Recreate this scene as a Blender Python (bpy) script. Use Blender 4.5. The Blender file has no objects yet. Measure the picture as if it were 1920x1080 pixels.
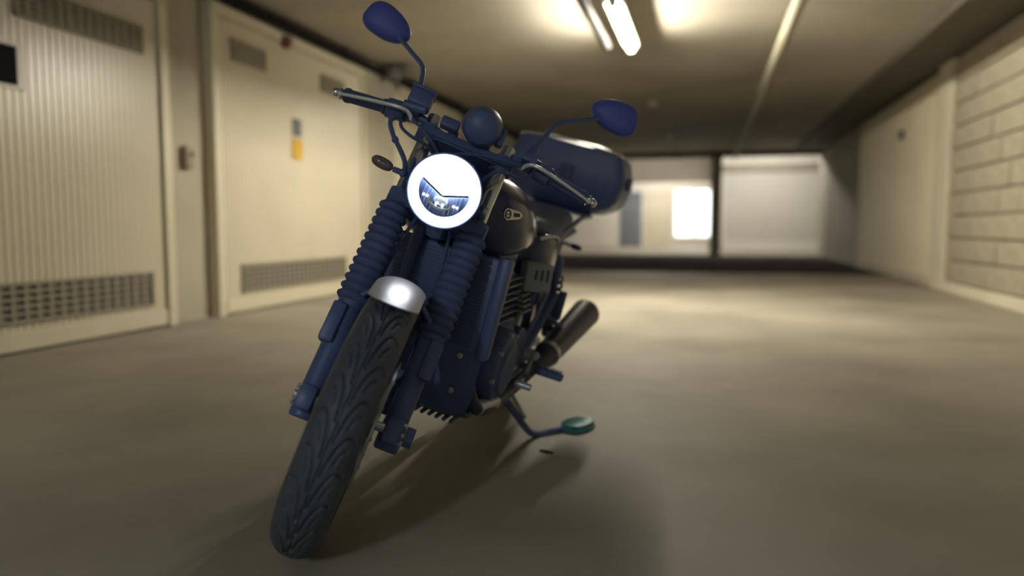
import bpy, bmesh, math, random
import numpy as np
from mathutils import Matrix, Vector
from mathutils.bvhtree import BVHTree

S = bpy.context.scene
C = S.collection
random.seed(7)
PI = math.pi

# ------------------------------------------------------------------ camera
cam_d = bpy.data.cameras.new('camera')
cam = bpy.data.objects.new('camera', cam_d)
C.objects.link(cam)
cam.location = (0, 0, 0.7362)
cam.rotation_euler = (PI/2 - math.atan(114/1387), 0, math.atan(.263/math.sqrt(1+.0822**2)))
cam_d.sensor_width = 36
cam_d.lens = 1387/1920*36
cam_d.clip_start = .02
cam_d.dof.use_dof = True
cam_d.dof.focus_distance = 1.82
cam_d.dof.aperture_fstop = 1.05
cam_d.dof.aperture_blades = 0
S.camera = cam

# ------------------------------------------------------------------ world, exposure
w = bpy.data.worlds.new('world'); S.world = w; w.use_nodes = True
w.node_tree.nodes['Background'].inputs[0].default_value = (.9, .92, 1, 1)
w.node_tree.nodes['Background'].inputs[1].default_value = .02
S.view_settings.view_transform = 'Standard'
S.view_settings.look = 'None'
S.view_settings.exposure = 0
S.view_settings.gamma = 1
S.view_settings.use_curve_mapping = False

TUBE = 560          # radiance of the fluorescent tubes
TUBE_COL = (1.0, .93, .76)

# ------------------------------------------------------------------ materials
def mat(name, col, rough=.5, metal=0, var=0, scale=6, bump=0, bscale=60, emit=None, estr=0, spec=.5, var_col=None, stretch=None):
    m = bpy.data.materials.new(name); m.use_nodes = True
    nt = m.node_tree; b = nt.nodes['Principled BSDF']
    b.inputs['Base Color'].default_value = (*col, 1)
    b.inputs['Roughness'].default_value = rough
    b.inputs['Metallic'].default_value = metal
    b.inputs['Specular IOR Level'].default_value = spec
    tc = None
    def coords():
        nonlocal tc
        if tc is None:
            t = nt.nodes.new('ShaderNodeTexCoord')
            mp = nt.nodes.new('ShaderNodeMapping')
            nt.links.new(t.outputs['Object'], mp.inputs[0])
            if stretch: mp.inputs['Scale'].default_value = stretch
            tc = mp.outputs[0]
        return tc
    if var:
        n = nt.nodes.new('ShaderNodeTexNoise'); n.inputs['Scale'].default_value = scale
        n.inputs['Detail'].default_value = 5
        nt.links.new(coords(), n.inputs['Vector'])
        r = nt.nodes.new('ShaderNodeValToRGB')
        c2 = var_col or tuple(max(0, c*(1-var)) for c in col)
        r.color_ramp.elements[0].color = (*c2, 1); r.color_ramp.elements[0].position = .32
        r.color_ramp.elements[1].color = (*(min(1, c*(1+var*.35)) for c in col), 1); r.color_ramp.elements[1].position = .68
        nt.links.new(n.outputs['Fac'], r.inputs[0]); nt.links.new(r.outputs[0], b.inputs['Base Color'])
    if bump:
        n = nt.nodes.new('ShaderNodeTexNoise'); n.inputs['Scale'].default_value = bscale
        n.inputs['Detail'].default_value = 4
        nt.links.new(coords(), n.inputs['Vector'])
        bp = nt.nodes.new('ShaderNodeBump'); bp.inputs['Strength'].default_value = bump
        bp.inputs['Distance'].default_value = .004
        nt.links.new(n.outputs['Fac'], bp.inputs['Height']); nt.links.new(bp.outputs[0], b.inputs['Normal'])
    if emit:
        b.inputs['Emission Color'].default_value = (*emit, 1)
        b.inputs['Emission Strength'].default_value = estr
    return m

GLARE_NAVY = (.082, .120, .275)  # blue glare of the headlight, mixed into the dark parts' base colour
M = {
 'floor': mat('polished_concrete', (.41, .372, .30), .62, var=.32, spec=.25, scale=.9, bump=.25, bscale=35),
 'floor_dark': mat('darker_floor', (.10, .095, .09), .95, var=.2, scale=1.5, spec=0),
 'ceiling': mat('ceiling_concrete', (.40, .365, .30), .85, var=.18, scale=.8, bump=.3, bscale=20),
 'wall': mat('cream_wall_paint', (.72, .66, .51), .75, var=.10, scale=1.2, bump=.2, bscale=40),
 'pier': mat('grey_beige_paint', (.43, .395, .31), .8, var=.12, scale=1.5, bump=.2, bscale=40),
 'farwall': mat('white_wall_paint', (.70, .67, .60), .8, var=.08, scale=1.0),
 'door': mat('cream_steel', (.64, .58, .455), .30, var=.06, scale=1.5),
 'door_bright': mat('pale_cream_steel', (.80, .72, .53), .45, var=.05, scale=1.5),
 'door_frame': mat('cream_steel_frame', (.66, .60, .46), .5, var=.05, scale=2),
 'vent': mat('grey_vent_steel', (.30, .265, .205), .6, var=.1),
 'dark': mat('dark_recess', (.10, .092, .078), .9, var=.1),
 'block': mat('concrete_block', (.42, .375, .28), .9, var=.18, scale=3, bump=.6, bscale=45),
 'mortar': mat('mortar', (.34, .30, .225), .95, var=.15, scale=5),
 'pipe_dark': mat('dark_grey_pipe', (.020, .019, .018), .95, var=.15, spec=.1),
 'pipe_beige': mat('beige_pipe', (.36, .33, .25), .6, var=.06),
 'beam_dark': mat('dark_brown', (.10, .085, .06), .7, var=.15),
 'lamp_body': mat('lamp_white_steel', (.75, .73, .66), .4, var=.03),
 'tube': mat('glowing_tube', (.9, .9, .85), .4, emit=TUBE_COL, estr=TUBE, var=.01),
 'tube_far': mat('glowing_far_tube', (.9, .9, .85), .4, emit=(1, .95, .85), estr=TUBE*.42, var=.01),
 'tube_fill': mat('added_fill_tube', (.9, .9, .85), .4, emit=(.80, .91, 1.0), estr=TUBE*.88, var=.01),
 'daylight': mat('daylit_glass', (.8, .82, .85), .3, emit=(.95, .98, 1), estr=2.2, var=.01),
 'shutter': mat('pale_grey_shutter', (.62, .60, .54), .6, var=.06),
 'grey_door': mat('blue_grey_steel_door', (.16, .17, .20), .5, var=.08),
 'red': mat('dark_red_plastic', (.13, .025, .025), .3, var=.2),
 'grey': mat('grey_plastic', (.12, .12, .125), .5, var=.08),
 'sign_grey': mat('blue_grey_sign', (.17, .18, .20), .5, var=.15, scale=8),
 'sign_yellow': mat('yellow_sign', (.62, .38, .045), .5, var=.10, scale=8),
 'sign_black': mat('black_sign', (.015, .015, .017), .9, var=.1, spec=.1),
 'sign_white': mat('white_plate', (.6, .57, .5), .4, var=.05),
 # motorcycle; its dark parts have blue headlight glare in their base colours
 'glare_navy': mat('glare_tinted_enamel', GLARE_NAVY, .42, var=.06, scale=20),
 'glare_gloss': mat('glare_tinted_gloss', (.055, .068, .140), .18, var=.05, scale=12),
 'glare_satin': mat('glare_tinted_satin', (.068, .100, .225), .55, var=.10, scale=30, bump=.15, bscale=300),
 'mirror_shell': mat('glare_tinted_mirror_shell', (.075, .100, .42), .5, var=.04, scale=20),
 'tyre': mat('tyre_rubber', (.062, .074, .100), .55, var=.10, scale=40, bump=.1, bscale=400),
 'rubber': mat('soft_rubber', (.070, .102, .235), .7, var=.08, scale=50),
 'chrome': mat('chrome', (.85, .86, .88), .24, 1, var=.03),
 'steel': mat('brushed_steel', (.50, .51, .54), .35, .5, var=.08, scale=40, stretch=(1, 1, 12)),
 'silver': mat('silver_paint', (.60, .61, .63), .40, .7, var=.03),
 'lever': mat('polished_lever', (.80, .82, .85), .30, .35, var=.03),
 'alu': mat('cast_aluminium', (.24, .25, .28), .5, .15, var=.12, scale=40, bump=.2, bscale=200),
 'exhaust': mat('black_exhaust_steel', (.040, .048, .085), .36, 0, var=.08, scale=30, spec=.4),
 'mirror_glass': mat('mirror_glass', (.9, .9, .9), .02, 1, var=.01),
 'lens_clear': mat('smoked_indicator_lens', (.16, .13, .14), .12, var=.15, scale=60),
 'lens_red': mat('red_lamp_lens', (.25, .01, .01), .15, var=.05),
 'led': mat('headlight_led_white', (.9, .9, .9), .3, emit=(.93, .97, 1), estr=16, var=.01),
 'led_ring': mat('headlight_ring_white', (.9, .9, .9), .3, emit=(.97, .98, 1), estr=11, var=.01),
 'reflector': mat('headlight_reflector', (.62, .72, .80), .20, .45, var=.06, scale=50),
 'lamp_black': mat('headlight_bezel_black', (.03, .035, .04), .3, var=.05),
 'badge_dark': mat('badge_dark_enamel', (.03, .03, .035), .3, var=.05),
 'teal': mat('teal_tinted_steel', (.06, .28, .26), .3, .1, var=.35, scale=30),
 'debris': mat('dark_rubber_scrap', (.02, .02, .02), .8, var=.2),
}

# ------------------------------------------------------------------ mesh helpers
def T(x, y, z): return Matrix.Translation((x, y, z))
def frame(o, zdir, xdir=(1, 0, 0)):
    z = Vector(zdir).normalized(); x = Vector(xdir); x = (x - z*x.dot(z))
    if x.length < 1e-5: x = Vector((0, 1, 0)) - z*z.y
    x.normalize(); y = z.cross(x)
    m = Matrix((x, y, z)).transposed().to_4x4(); m.translation = Vector(o); return m
def nb(): return bmesh.new()
def box(bm, c, size, bev=0, m=None, seg=2):
    mm = T(*c) @ Matrix.Diagonal((*size, 1))
    if m is not None: mm = m @ mm
    r = bmesh.ops.create_cube(bm, size=1, matrix=mm)
    if bev:
        es = list({e for v in r['verts'] for e in v.link_edges})
        bmesh.ops.bevel(bm, geom=es, offset=bev, segments=seg, profile=.5, affect='EDGES')
    return bm
def rings(bm, R, cap0=True, cap1=True, closed=True):
    vs = [[bm.verts.new(p) for p in r] for r in R]
    n = len(vs[0])
    for a, b in zip(vs, vs[1:]):
        for i in range(n if closed else n-1):
            j = (i+1) % n
            bm.faces.new((a[i], a[j], b[j], b[i]))
    if cap0: bm.faces.new(vs[0][::-1])
    if cap1: bm.faces.new(vs[-1])
    return bm
def smooth_path(pts, k=6):
    P = [Vector(p) for p in pts]
    if len(P) < 3 or k < 2: return P
    out = []
    for i in range(len(P)-1):
        p0 = P[max(i-1, 0)]; p1 = P[i]; p2 = P[i+1]; p3 = P[min(i+2, len(P)-1)]
        for j in range(k):
            t = j/k
            out.append(.5*((2*p1) + (p2-p0)*t + (2*p0-5*p1+4*p2-p3)*t*t + (3*p1-p0-3*p2+p3)*t**3))
    out.append(P[-1]); return out
def tube(bm, pts, r, n=10, k=6, cap=True, flat=1.0):
    P = smooth_path(pts, k)
    N = len(P); R = []
    t0 = (P[1]-P[0]).normalized()
    up = Vector((0, 0, 1)) if abs(t0.z) < .9 else Vector((0, 1, 0))
    u = (up - t0*up.dot(t0)).normalized()
    for i, p in enumerate(P):
        t = (P[min(i+1, N-1)] - P[max(i-1, 0)]).normalized()
        u = (u - t*u.dot(t)).normalized(); v = t.cross(u)
        rr = r(i/(N-1)) if callable(r) else r
        R.append([p + u*(rr*flat*math.cos(2*PI*a/n)) + v*(rr*math.sin(2*PI*a/n)) for a in range(n)])
    return rings(bm, R, cap, cap)
def lathe(bm, prof, m=None, n=32, cap0=False, cap1=False):
    m = m or Matrix()
    R = [[m @ Vector((r*math.cos(2*PI*i/n), r*math.sin(2*PI*i/n), h)) for i in range(n)] for r, h in prof]
    return rings(bm, R, cap0, cap1)
def ball(bm, c, r, m=None, n=16, sc=(1, 1, 1)):
    mm = T(*c) @ Matrix.Diagonal((sc[0], sc[1], sc[2], 1))
    if m is not None: mm = m @ mm
    bmesh.ops.create_uvsphere(bm, u_segments=n, v_segments=max(6, n//2), radius=r, matrix=mm); return bm
def prism(bm, poly, z0, z1, m=None, bev=0):
    m = m or Matrix()
    a = [bm.verts.new(m @ Vector((x, y, z0))) for x, y in poly]; b = [bm.verts.new(m @ Vector((x, y, z1))) for x, y in poly]
    n = len(poly); fs = [bm.faces.new(a[::-1]), bm.faces.new(b)]
    for i in range(n): fs.append(bm.faces.new((a[i], a[(i+1) % n], b[(i+1) % n], b[i])))
    if bev: bmesh.ops.bevel(bm, geom=list({e for f in fs for e in f.edges}), offset=bev, segments=2, affect='EDGES')
    return bm
def sup(hw, hz, n=28, e=2.6):
    out = []
    for i in range(n):
        a = 2*PI*i/n; c, s = math.cos(a), math.sin(a)
        out.append((hw*math.copysign(abs(c)**(2/e), c), hz*math.copysign(abs(s)**(2/e), s)))
    return out
def obj(name, bm, m, parent=None, smooth=30, xf=None, rec=True):
    if xf is not None: bm.transform(xf)
    if rec: bmesh.ops.recalc_face_normals(bm, faces=bm.faces)
    me = bpy.data.meshes.new(name); bm.to_mesh(me); bm.free()
    me.materials.append(M[m] if isinstance(m, str) else m)
    if smooth:
        me.shade_smooth(); me.set_sharp_from_angle(angle=math.radians(smooth))
    o = bpy.data.objects.new(name, me); C.objects.link(o)
    if parent: o.parent = parent
    return o
def inst(o, parent=None, m=None):
    c = o.copy(); C.objects.link(c)
    if parent: c.parent = parent
    if m is not None: c.matrix_local = m
    return c
def tag(o, label, cat, group=None):
    o['label'] = label; o['category'] = cat
    if group: o['group'] = group
    return o
def struct(o): o['kind'] = 'structure'; return o
def empty(name, loc=(0, 0, 0), rot=(0, 0, 0)):
    o = bpy.data.objects.new(name, None); o.empty_display_size = .1; C.objects.link(o)
    o.location = loc; o.rotation_euler = rot; return o

# ================================================================== THE GARAGE
ZC = 2.68            # ceiling
XL, XR = -3.95, 2.75  # wall faces
YF = 20.0            # the pillars and lintel before the far aisle
YB = 28.0            # back wall of the far aisle

def sbox(name, lo, hi, m, parent=None, bev=0):
    c = [(a+b)/2 for a, b in zip(lo, hi)]; s = [b-a for a, b in zip(lo, hi)]
    o = obj(name, box(nb(), c, s, bev), m, parent, smooth=0)
    return o

struct(sbox('floor', (-8, -7, -.2), (6, 29, 0), 'floor'))
struct(sbox('ceiling', (-8, -7, ZC), (6, YF+.35, ZC+.2), 'ceiling'))
struct(sbox('ceiling_aisle', (-8, YF+.35, 2.96), (6, 29, 3.16), 'ceiling'))
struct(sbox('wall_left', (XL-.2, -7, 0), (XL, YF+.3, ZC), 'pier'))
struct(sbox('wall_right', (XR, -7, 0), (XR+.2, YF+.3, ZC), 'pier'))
struct(sbox('wall_near', (-4.2, -7.2, 0), (3.0, -7, ZC), 'wall'))
struct(sbox('wall_far', (-8, YB, 0), (6, YB+.2, 2.96), 'farwall'))
struct(sbox('wall_aisle_left', (-8.2, YF+.3, 0), (-8, YB+.2, 2.96), 'farwall'))
struct(sbox('wall_aisle_right', (6, YF+.3, 0), (6.2, YB+.2, 2.96), 'farwall'))
struct(sbox('wall_far_left', (-8, YF+.1, 0), (XL-.2, YF+.3, ZC), 'farwall'))
struct(sbox('wall_far_right', (XR+.2, YF+.1, 0), (6, YF+.3, ZC), 'farwall'))
# downstand beams
struct(sbox('trim_1', (2.05, -7, 2.62), (XR, YF, ZC), 'beam_dark'))  # dark brown strip along the right edge of the ceiling
struct(sbox('floor_far', (XL, 12.4, 0), (XR, YF+.3, .006), 'floor_dark'))  # thin darker sheet laid over the far floor
struct(sbox('trim_2', (XL, YF, 2.55), (XR, YF+.35, ZC), 'beam_dark'))
struct(sbox('trim_3', (-8, 25.0, 2.22), (.35, 25.3, 2.96), 'ceiling'))
struct(sbox('wall_far_pillar', (.08, YF, 0), (.36, YF+.35, ZC), 'pier'))
# right wall: pilaster, plinth
struct(sbox('trim_4', (XR-.12, 9.45, 0), (XR, 9.95, 2.62), 'wall', bev=.012))
struct(sbox('baseboard_right', (XR-.13, 2.0, 0), (XR, 9.46, .12), 'wall', bev=.015))
# the block infill, every block a piece of its own
mort = struct(sbox('wall_right_infill', (XR-.06, 3.2, .12), (XR, 9.40, 2.62), 'mortar'))
proto = None
bl, bh = .50, .245
row = 0; z = .13
while z + .1 < 2.62:
    hh = min(bh, 2.615-z)
    y0 = 3.2 - (bl/2 if row % 2 else 0)
    yend = 9.40 + (0 if row % 2 else .10)
    while y0 < yend-.08:
        a = max(y0, 3.2); b = min(y0+bl, yend)
        if b-a > .06:
            if proto is None:
                proto = obj('concrete_block', box(nb(), (0, 0, 0), (1, 1, 1), .03), 'block', mort, smooth=0)
                blk = proto
            else:
                blk = inst(proto, mort)
            blk.scale = (.055, b-a-.007, hh-.022)
            blk.location = (XR-.07+random.uniform(-.008, .008), (a+b)/2, z+hh/2)
        y0 += bl
    z += bh; row += 1

# ---- garage doors along the left wall
def corrugated(y0, y1, z0, z1, x, pitch=.052, d=.0045):
    bm = nb(); n = int((y1-y0)/pitch); p = []
    for i in range(n):
        a = y0+(y1-y0)*i/n; s = (y1-y0)/n
        p += [(x, a), (x, a+s*.55), (x-d, a+s*.68), (x-d, a+s*.87)]
    p.append((x, y1))
    A = [bm.verts.new((px, py, z0)) for px, py in p]; B = [bm.verts.new((px, py, z1)) for px, py in p]
    for i in range(len(p)-1): bm.faces.new((A[i], A[i+1], B[i+1], B[i]))
    # back sheet gives the leaf thickness
    box(bm, (x-.03, (y0+y1)/2, (z0+z1)/2), (.02, y1-y0, z1-z0))
    return bm
def vent(door, y0, y1, z0, z1, x, rows, cols):
    fr = nb()
    t = .022
    box(fr, (x, (y0+y1)/2, z0), (.018, y1-y0+t, t)); box(fr, (x, (y0+y1)/2, z1), (.018, y1-y0+t, t))
    box(fr, (x, y0, (z0+z1)/2), (.018, t, z1-z0)); box(fr, (x, y1, (z0+z1)/2), (.018, t, z1-z0))
    g = obj('vent_grille', fr, 'vent', door, smooth=0)
    obj('vent_recess', box(nb(), (x-.012, (y0+y1)/2, (z0+z1)/2), (.006, y1-y0, z1-z0)), 'dark', g, smooth=0)
    first = None
    for i in range(1, rows):
        zz = z0+(z1-z0)*i/rows
        if first is None:
            first = obj('slat', box(nb(), (0, 0, 0), (.016, y1-y0, .017)), 'vent', g, smooth=0); s = first
        else: s = inst(first, g)
        s.location = (x, (y0+y1)/2, zz)
    first = None
    for i in range(1, cols):
        yy = y0+(y1-y0)*i/cols
        if first is None:
            first = obj('mullion', box(nb(), (0, 0, 0), (.013, .024, z1-z0)), 'vent', g, smooth=0); s = first
        else: s = inst(first, g)
        s.location = (x, yy, (z0+z1)/2)
    return g
def garage_door(k, y0, y1, top, lower, uppers, handle_y=None):
    f = nb(); X0, X1 = XL, XL+.10
    for (a, b) in ((y0, y0+.09), (y1-.09, y1)):
        box(f, ((X0+X1)/2, (a+b)/2, top/2), (X1-X0, b-a, top), .008)
    box(f, ((X0+X1)/2, (y0+y1)/2, top+.045), (X1-X0, y1-y0, .09), .008)
    d = struct(obj('door_%d' % k, f, 'door_frame', smooth=0))
    leafx = XL+.075
    a, b = y0+.105, y1-.105
    lf = obj('door_leaf', corrugated(a, b, .02, top-.01, leafx), 'door', d, smooth=0)
    obj('bottom_rail', box(nb(), (leafx+.008, (a+b)/2, .07), (.02, b-a, .11), .004), 'door_frame', d, smooth=0)
    vent(d, lower[0], lower[1], .185, .405, leafx+.012, 5, int((lower[1]-lower[0])/.085))
    for u in uppers: vent(d, u[0], u[1], u[2], u[3], leafx+.012, 5, int((u[1]-u[0])/.075))
    if handle_y:
        h = nb(); box(h, (leafx+.015, handle_y, 1.05), (.02, .06, .16), .006); tube(h, [(leafx+.02, handle_y, 1.05), (leafx+.06, handle_y, 1.05), (leafx+.06, handle_y+.09, 1.05)], .010, 8, 1)
        obj('door_handle', h, 'grey', d)
    return d
garage_door(1, 2.30, 4.74, 2.36, (2.60, 4.50), [(3.50, 4.48, 1.96, 2.13)])
garage_door(2, 5.24, 8.02, 2.46, (5.58, 7.46), [(5.52, 6.00, 2.14, 2.30), (7.0, 7.48, 2.14, 2.30)])
garage_door(3, 8.85, 11.4, 2.46, (9.2, 11.05), [(9.1, 9.6, 2.14, 2.30)])
garage_door(4, 12.1, 14.8, 2.46, (12.4, 14.5), [(12.4, 12.9, 2.14, 2.30)])
garage_door(5, 15.5, 18.2, 2.46, (15.8, 17.9), [(15.8, 16.3, 2.14, 2.30)])
garage_door(6, -1.0, 1.6, 2.36, (-.7, 1.3), [(-.7, .3, 1.96, 2.13)])
# the corrugated door on the right, past the block wall
f = nb(); MX = Matrix.Diagonal((-1, 1, 1, 1))
for (a, b) in ((9.97, 10.06), (14.6, 14.69)): box(f, (XR-.05, (a+b)/2, 1.25), (.10, b-a, 2.5), .008)
box(f, (XR-.05, 12.33, 2.53), (.10, 4.72, .09), .008)
rd = struct(obj('door_10', f, 'door_frame', smooth=0))
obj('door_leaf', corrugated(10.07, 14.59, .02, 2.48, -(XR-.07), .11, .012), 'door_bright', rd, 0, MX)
obj('bottom_rail', box(nb(), (XR-.085, 12.33, .07), (.02, 4.5, .11), .004), 'door_frame', rd, smooth=0)
# wall above / between the doors at the far pier stands a little proud
struct(sbox('trim_5', (XL, 8.06, 0), (XL+.09, 8.80, ZC), 'pier', bev=.01))

# ---- plates and signs on the doors
def plate(name, y, z, wy_, hz, x, m, label, cat, t=.012, rim=None):
    o = obj(name, box(nb(), (0, 0, 0), (t, wy_, hz), .003), m, smooth=0); o.location = (x, y, z)
    tag(o, label, cat); return o
px = XL+.075
p = plate('number_plate', 3.41, 1.66, .26, .26, px+.006, 'sign_white', 'dark square plate with pale border on the nearest garage door', 'sign')
obj('plate_panel', box(nb(), (.008, -.02, 0), (.008, .19, .22), .002), 'sign_black', p, smooth=0)
p = plate('notice', 6.52, 1.70, .15, .165, px+.006, 'sign_grey', 'blue-grey notice on the corrugated door above the yellow sign', 'sign')
for i in range(3):
    obj('notice_band', box(nb(), (.007, 0, -.05+.05*i), (.002, .12, .018)), 'grey', p, smooth=0)
plate('warning_sign', 6.52, 1.49, .17, .20, px+.006, 'sign_yellow', 'small yellow sign on the corrugated door below the grey notice', 'sign')
# switch box on the pier
sw = tag(obj('switch_box', box(nb(), (0, 0, 0), (.06, .10, .17), .01), 'vent'), 'small grey switch box on the beige pier between two doors', 'switch')
sw.location = (XL+.03, 5.0, 1.28)
obj('switch_button', lathe(nb(), [(.018, 0), (.018, .012), (.012, .016)], frame((.03, 0, .02), (1, 0, 0)), 12, False, True), 'dark', sw)
jb = tag(obj('junction_box', box(nb(), (0, 0, 0), (.05, .13, .13), .012), 'grey'), 'small grey junction box high on the pale door past the block wall', 'box')
jb.location = (XR-.10, 11.7, 2.04)
obj('box_cover', box(nb(), (-.028, 0, 0), (.008, .10, .10), .003), 'grey', jb)

# ---- pipes
def run(name, a, b, r, m, label, cat, clips):
    root = tag(obj(name, tube(nb(), [a, b], r, 16, 1), m), label, cat)
    A, B = Vector(a), Vector(b); d = (B-A).normalized()
    for k in range(clips):
        p = A+(B-A)*((k+.5)/clips)
        bm = nb(); lathe(bm, [(r+.004, -.015), (r+.006, -.015), (r+.006, .015), (r+.004, .015)], frame(p, d), 16)
        box(bm, (p.x, p.y, (p.z+r+ZC)/2), (.012, .02, ZC-p.z-r))
        obj('pipe_clip', bm, m, root)
    return root
run('wall_pipe', (XL+.12, -6.9, 2.60), (XL+.12, 19.9, 2.60), .045, 'pipe_dark', 'dark pipe along the top of the left wall above the doors', 'pipe', 14)
run('drain_pipe', (.668, -2, 2.50), (.668, 19.9, 2.50), .052, 'pipe_beige', 'long beige pipe hung under the ceiling along the lane', 'pipe', 8)
run('conduit', (-.975, -6.5, 2.49), (-.975, 7.35, 2.49), .042, 'pipe_dark', 'dark conduit on the ceiling beside the lit tube lamp', 'pipe', 6)
# ---- lamps
def batten(loc, L, m, label, rotz=0, group=None, body=True):
    root = tag(empty('tube_lamp', loc, (0, 0, rotz)), label, 'ceiling lamp', group)
    b = nb()
    box(b, (0, 0, .035), (.15, L+.10, .05), .008)
    obj('lamp_body', b, 'lamp_body', root)
    top = (2.96 if loc[1] > YF else ZC) - loc[2]
    for s in (-1, 1):
        obj('hanger', tube(nb(), [(0, s*L*.33, .05), (0, s*L*.33, top)], .008, 8, 1), 'lamp_body', root)
        obj('end_cap', box(nb(), (0, s*(L/2+.025), -.005), (.07, .04, .07), .008), 'lamp_body', root)
    obj('lamp_tube', tube(nb(), [(0, -L/2, -.015), (0, L/2, -.015)], .024, 12, 1), m, root)
    return root
batten((-.76, 6.83, 2.515), 1.5, 'tube', 'lit tube lamp on the ceiling above the motorcycle lane')
batten((-.80, -4.0, 2.60), 1.5, 'tube_fill', 'added fill tube lamp on the ceiling behind the viewpoint')  # unseen fill lamp, added to light the motorcycle's front in cool white
batten((1.6, 21.3, 2.88), 1.5, 'tube_far', 'lit tube lamp before the pale roller shutter', PI/2)
batten((-1.9, 21.5, 2.88), 1.5, 'tube_far', 'lit tube lamp at the mouth of the far aisle', PI/2)
batten((-1.6, 26.0, 2.88), 1.5, 'tube_far', 'lit tube lamp before the far white wall', PI/2)

# ---- far aisle: shutter, doors, daylit window
sh = struct(sbox('door_7', (.36, 23.55, 0), (3.4, 23.75, 2.96), 'farwall'))
for k in range(12):
    obj('shutter_slat', box(nb(), (1.85, 23.53, .42+.17*k), (2.6, .035, .155), .012), 'shutter', sh, smooth=0)
obj('bottom_rail', box(nb(), (1.85, 23.52, .17), (2.7, .06, .30), .01), 'lamp_body', sh, smooth=0)
obj('shutter_box', box(nb(), (1.85, 23.50, 2.50), (2.8, .18, .25), .01), 'vent', sh, smooth=0)
struct(sbox('wall_far_divider', (.34, 23.6, 0), (.50, YB, 2.96), 'farwall'))
gd = struct(sbox('door_8', (-3.15, YB-.05, 0), (-2.35, YB, 2.05), 'grey_door'))
obj('door_handle', ball(nb(), (-2.45, YB-.08, 1.0), .03), 'steel', gd)
cd = struct(sbox('door_9', (-2.2, YB-.05, 0), (-1.3, YB, 2.05), 'door'))
obj('door_handle', ball(nb(), (-1.4, YB-.08, 1.0), .03), 'steel', cd)
wn = nb()
for (c, s) in (((-.45, YB-.04, .36), (1.5, .08, .08)), ((-.45, YB-.04, 2.12), (1.5, .08, .08)), ((-1.16, YB-.04, 1.24), (.08, .08, 1.7)), ((.26, YB-.04, 1.24), (.08, .08, 1.7)), ((-.45, YB-.04, 1.24), (.05, .07, 1.7))):
    box(wn, c, s)
wo = struct(obj('window_1', wn, 'lamp_body', smooth=0))
for k in range(2):
    obj('pane', box(nb(), (-.81+.72*k, YB-.03, 1.24), (.66, .02, 1.68)), 'daylight', wo, smooth=0)

# ---- small things on ceiling and walls
al = tag(empty('alarm_beacon', (XL+.10, 6.32, 2.47)), 'dark red beacon under the dark pipe above the second door', 'alarm')
obj('mount', box(nb(), (-.03, 0, .03), (.14, .09, .03), .006), 'pipe_dark', al)
obj('beacon_dome', lathe(nb(), [(.055, .02), (.056, -.005), (.05, -.035), (.034, -.058), (.012, -.068), (.001, -.069)], T(.01, 0, 0), 20, True), 'red', al)
obj('beacon_ring', lathe(nb(), [(.05, .022), (.062, .022), (.062, .006), (.05, .006)], T(.01, 0, 0), 20), 'grey', al)
sp = tag(empty('wall_sensor', (XL+.27, 8.42, 2.58)), 'grey sensor box with flat hood on a bracket below the pipe', 'sensor')
obj('hood', box(nb(), (.02, -.02, .05), (.36, .28, .018), .005, Matrix.Rotation(.06, 4, 'Y')), 'grey', sp)
obj('sensor_body', lathe(nb(), [(.10, .045), (.11, .0), (.085, -.07), (.04, -.09), (.001, -.092)], T(0, 0, 0), 20, True), 'grey', sp)
obj('bracket', tube(nb(), [(0, 0, .0), (-.05, .25, -.02), (-.18, .55, -.10)], .02, 8, 4), 'grey', sp)
for (x, y, lab) in ((-.80, 16.2, 'pale round detector on the dark ceiling near the far lintel'), (-.85, 11.9, 'pale round detector on the ceiling past the first beam')):
    o = tag(empty('smoke_detector', (x, y, ZC)), lab, 'detector', 'ceiling smoke detectors')
    obj('detector_base', lathe(nb(), [(.07, 0), (.07, -.02), (.055, -.025)], None, 20, True, True), 'lamp_body', o)
    obj('detector_cap', lathe(nb(), [(.05, -.025), (.05, -.045), (.03, -.06), (.001, -.062)], None, 20), 'lamp_body', o)
sc = nb()
prism(sc, [(-.026, -.004), (-.01, .005), (.012, .004), (.028, -.003), (.012, -.006), (-.012, -.005)], .001, .006)
o = tag(obj('rubber_scrap', sc, 'debris', smooth=0), 'small dark rubber scrap lying on the floor below the side stand', 'scrap')
o.location = (-.492, 2.327, 0); o.rotation_euler = (0, 0, -.35)

# ================================================================== THE MOTORCYCLE
# local frame: X forward, Y to its left, Z up, origin under the front axle
LEAN, HEAD, STEER, RAKE = .2705, math.radians(-90.17), .3316, math.radians(26)
bike = tag(empty('motorcycle', (-.8837, 1.5139, 0)), 'dark roadster motorcycle coloured with blue headlight glare on its side stand with lit round headlight', 'motorcycle')
bike.rotation_euler = (Matrix.Rotation(HEAD, 3, 'Z') @ Matrix.Rotation(-LEAN, 3, 'X')).to_euler()
RW = .325
A = Vector((0, 0, RW))
ax = Vector((-math.sin(RAKE), 0, math.cos(RAKE))); fn = Vector((math.cos(RAKE), 0, math.sin(RAKE)))
S0 = A - fn*.05
Rs = Matrix.Rotation(STEER, 3, ax)
# fork frame coordinates are (forward, left, along the steering axis)
FM = Matrix((Rs@fn, Rs@Vector((0, 1, 0)), Rs@ax)).transposed().to_4x4(); FM.translation = S0
def fpart(name, bm, m, parent=None, smooth=35): return obj(name, bm, m, parent or bike, smooth, FM)
def part(name, bm, m, parent=None, smooth=35): return obj(name, bm, m, parent or bike, smooth)

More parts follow.
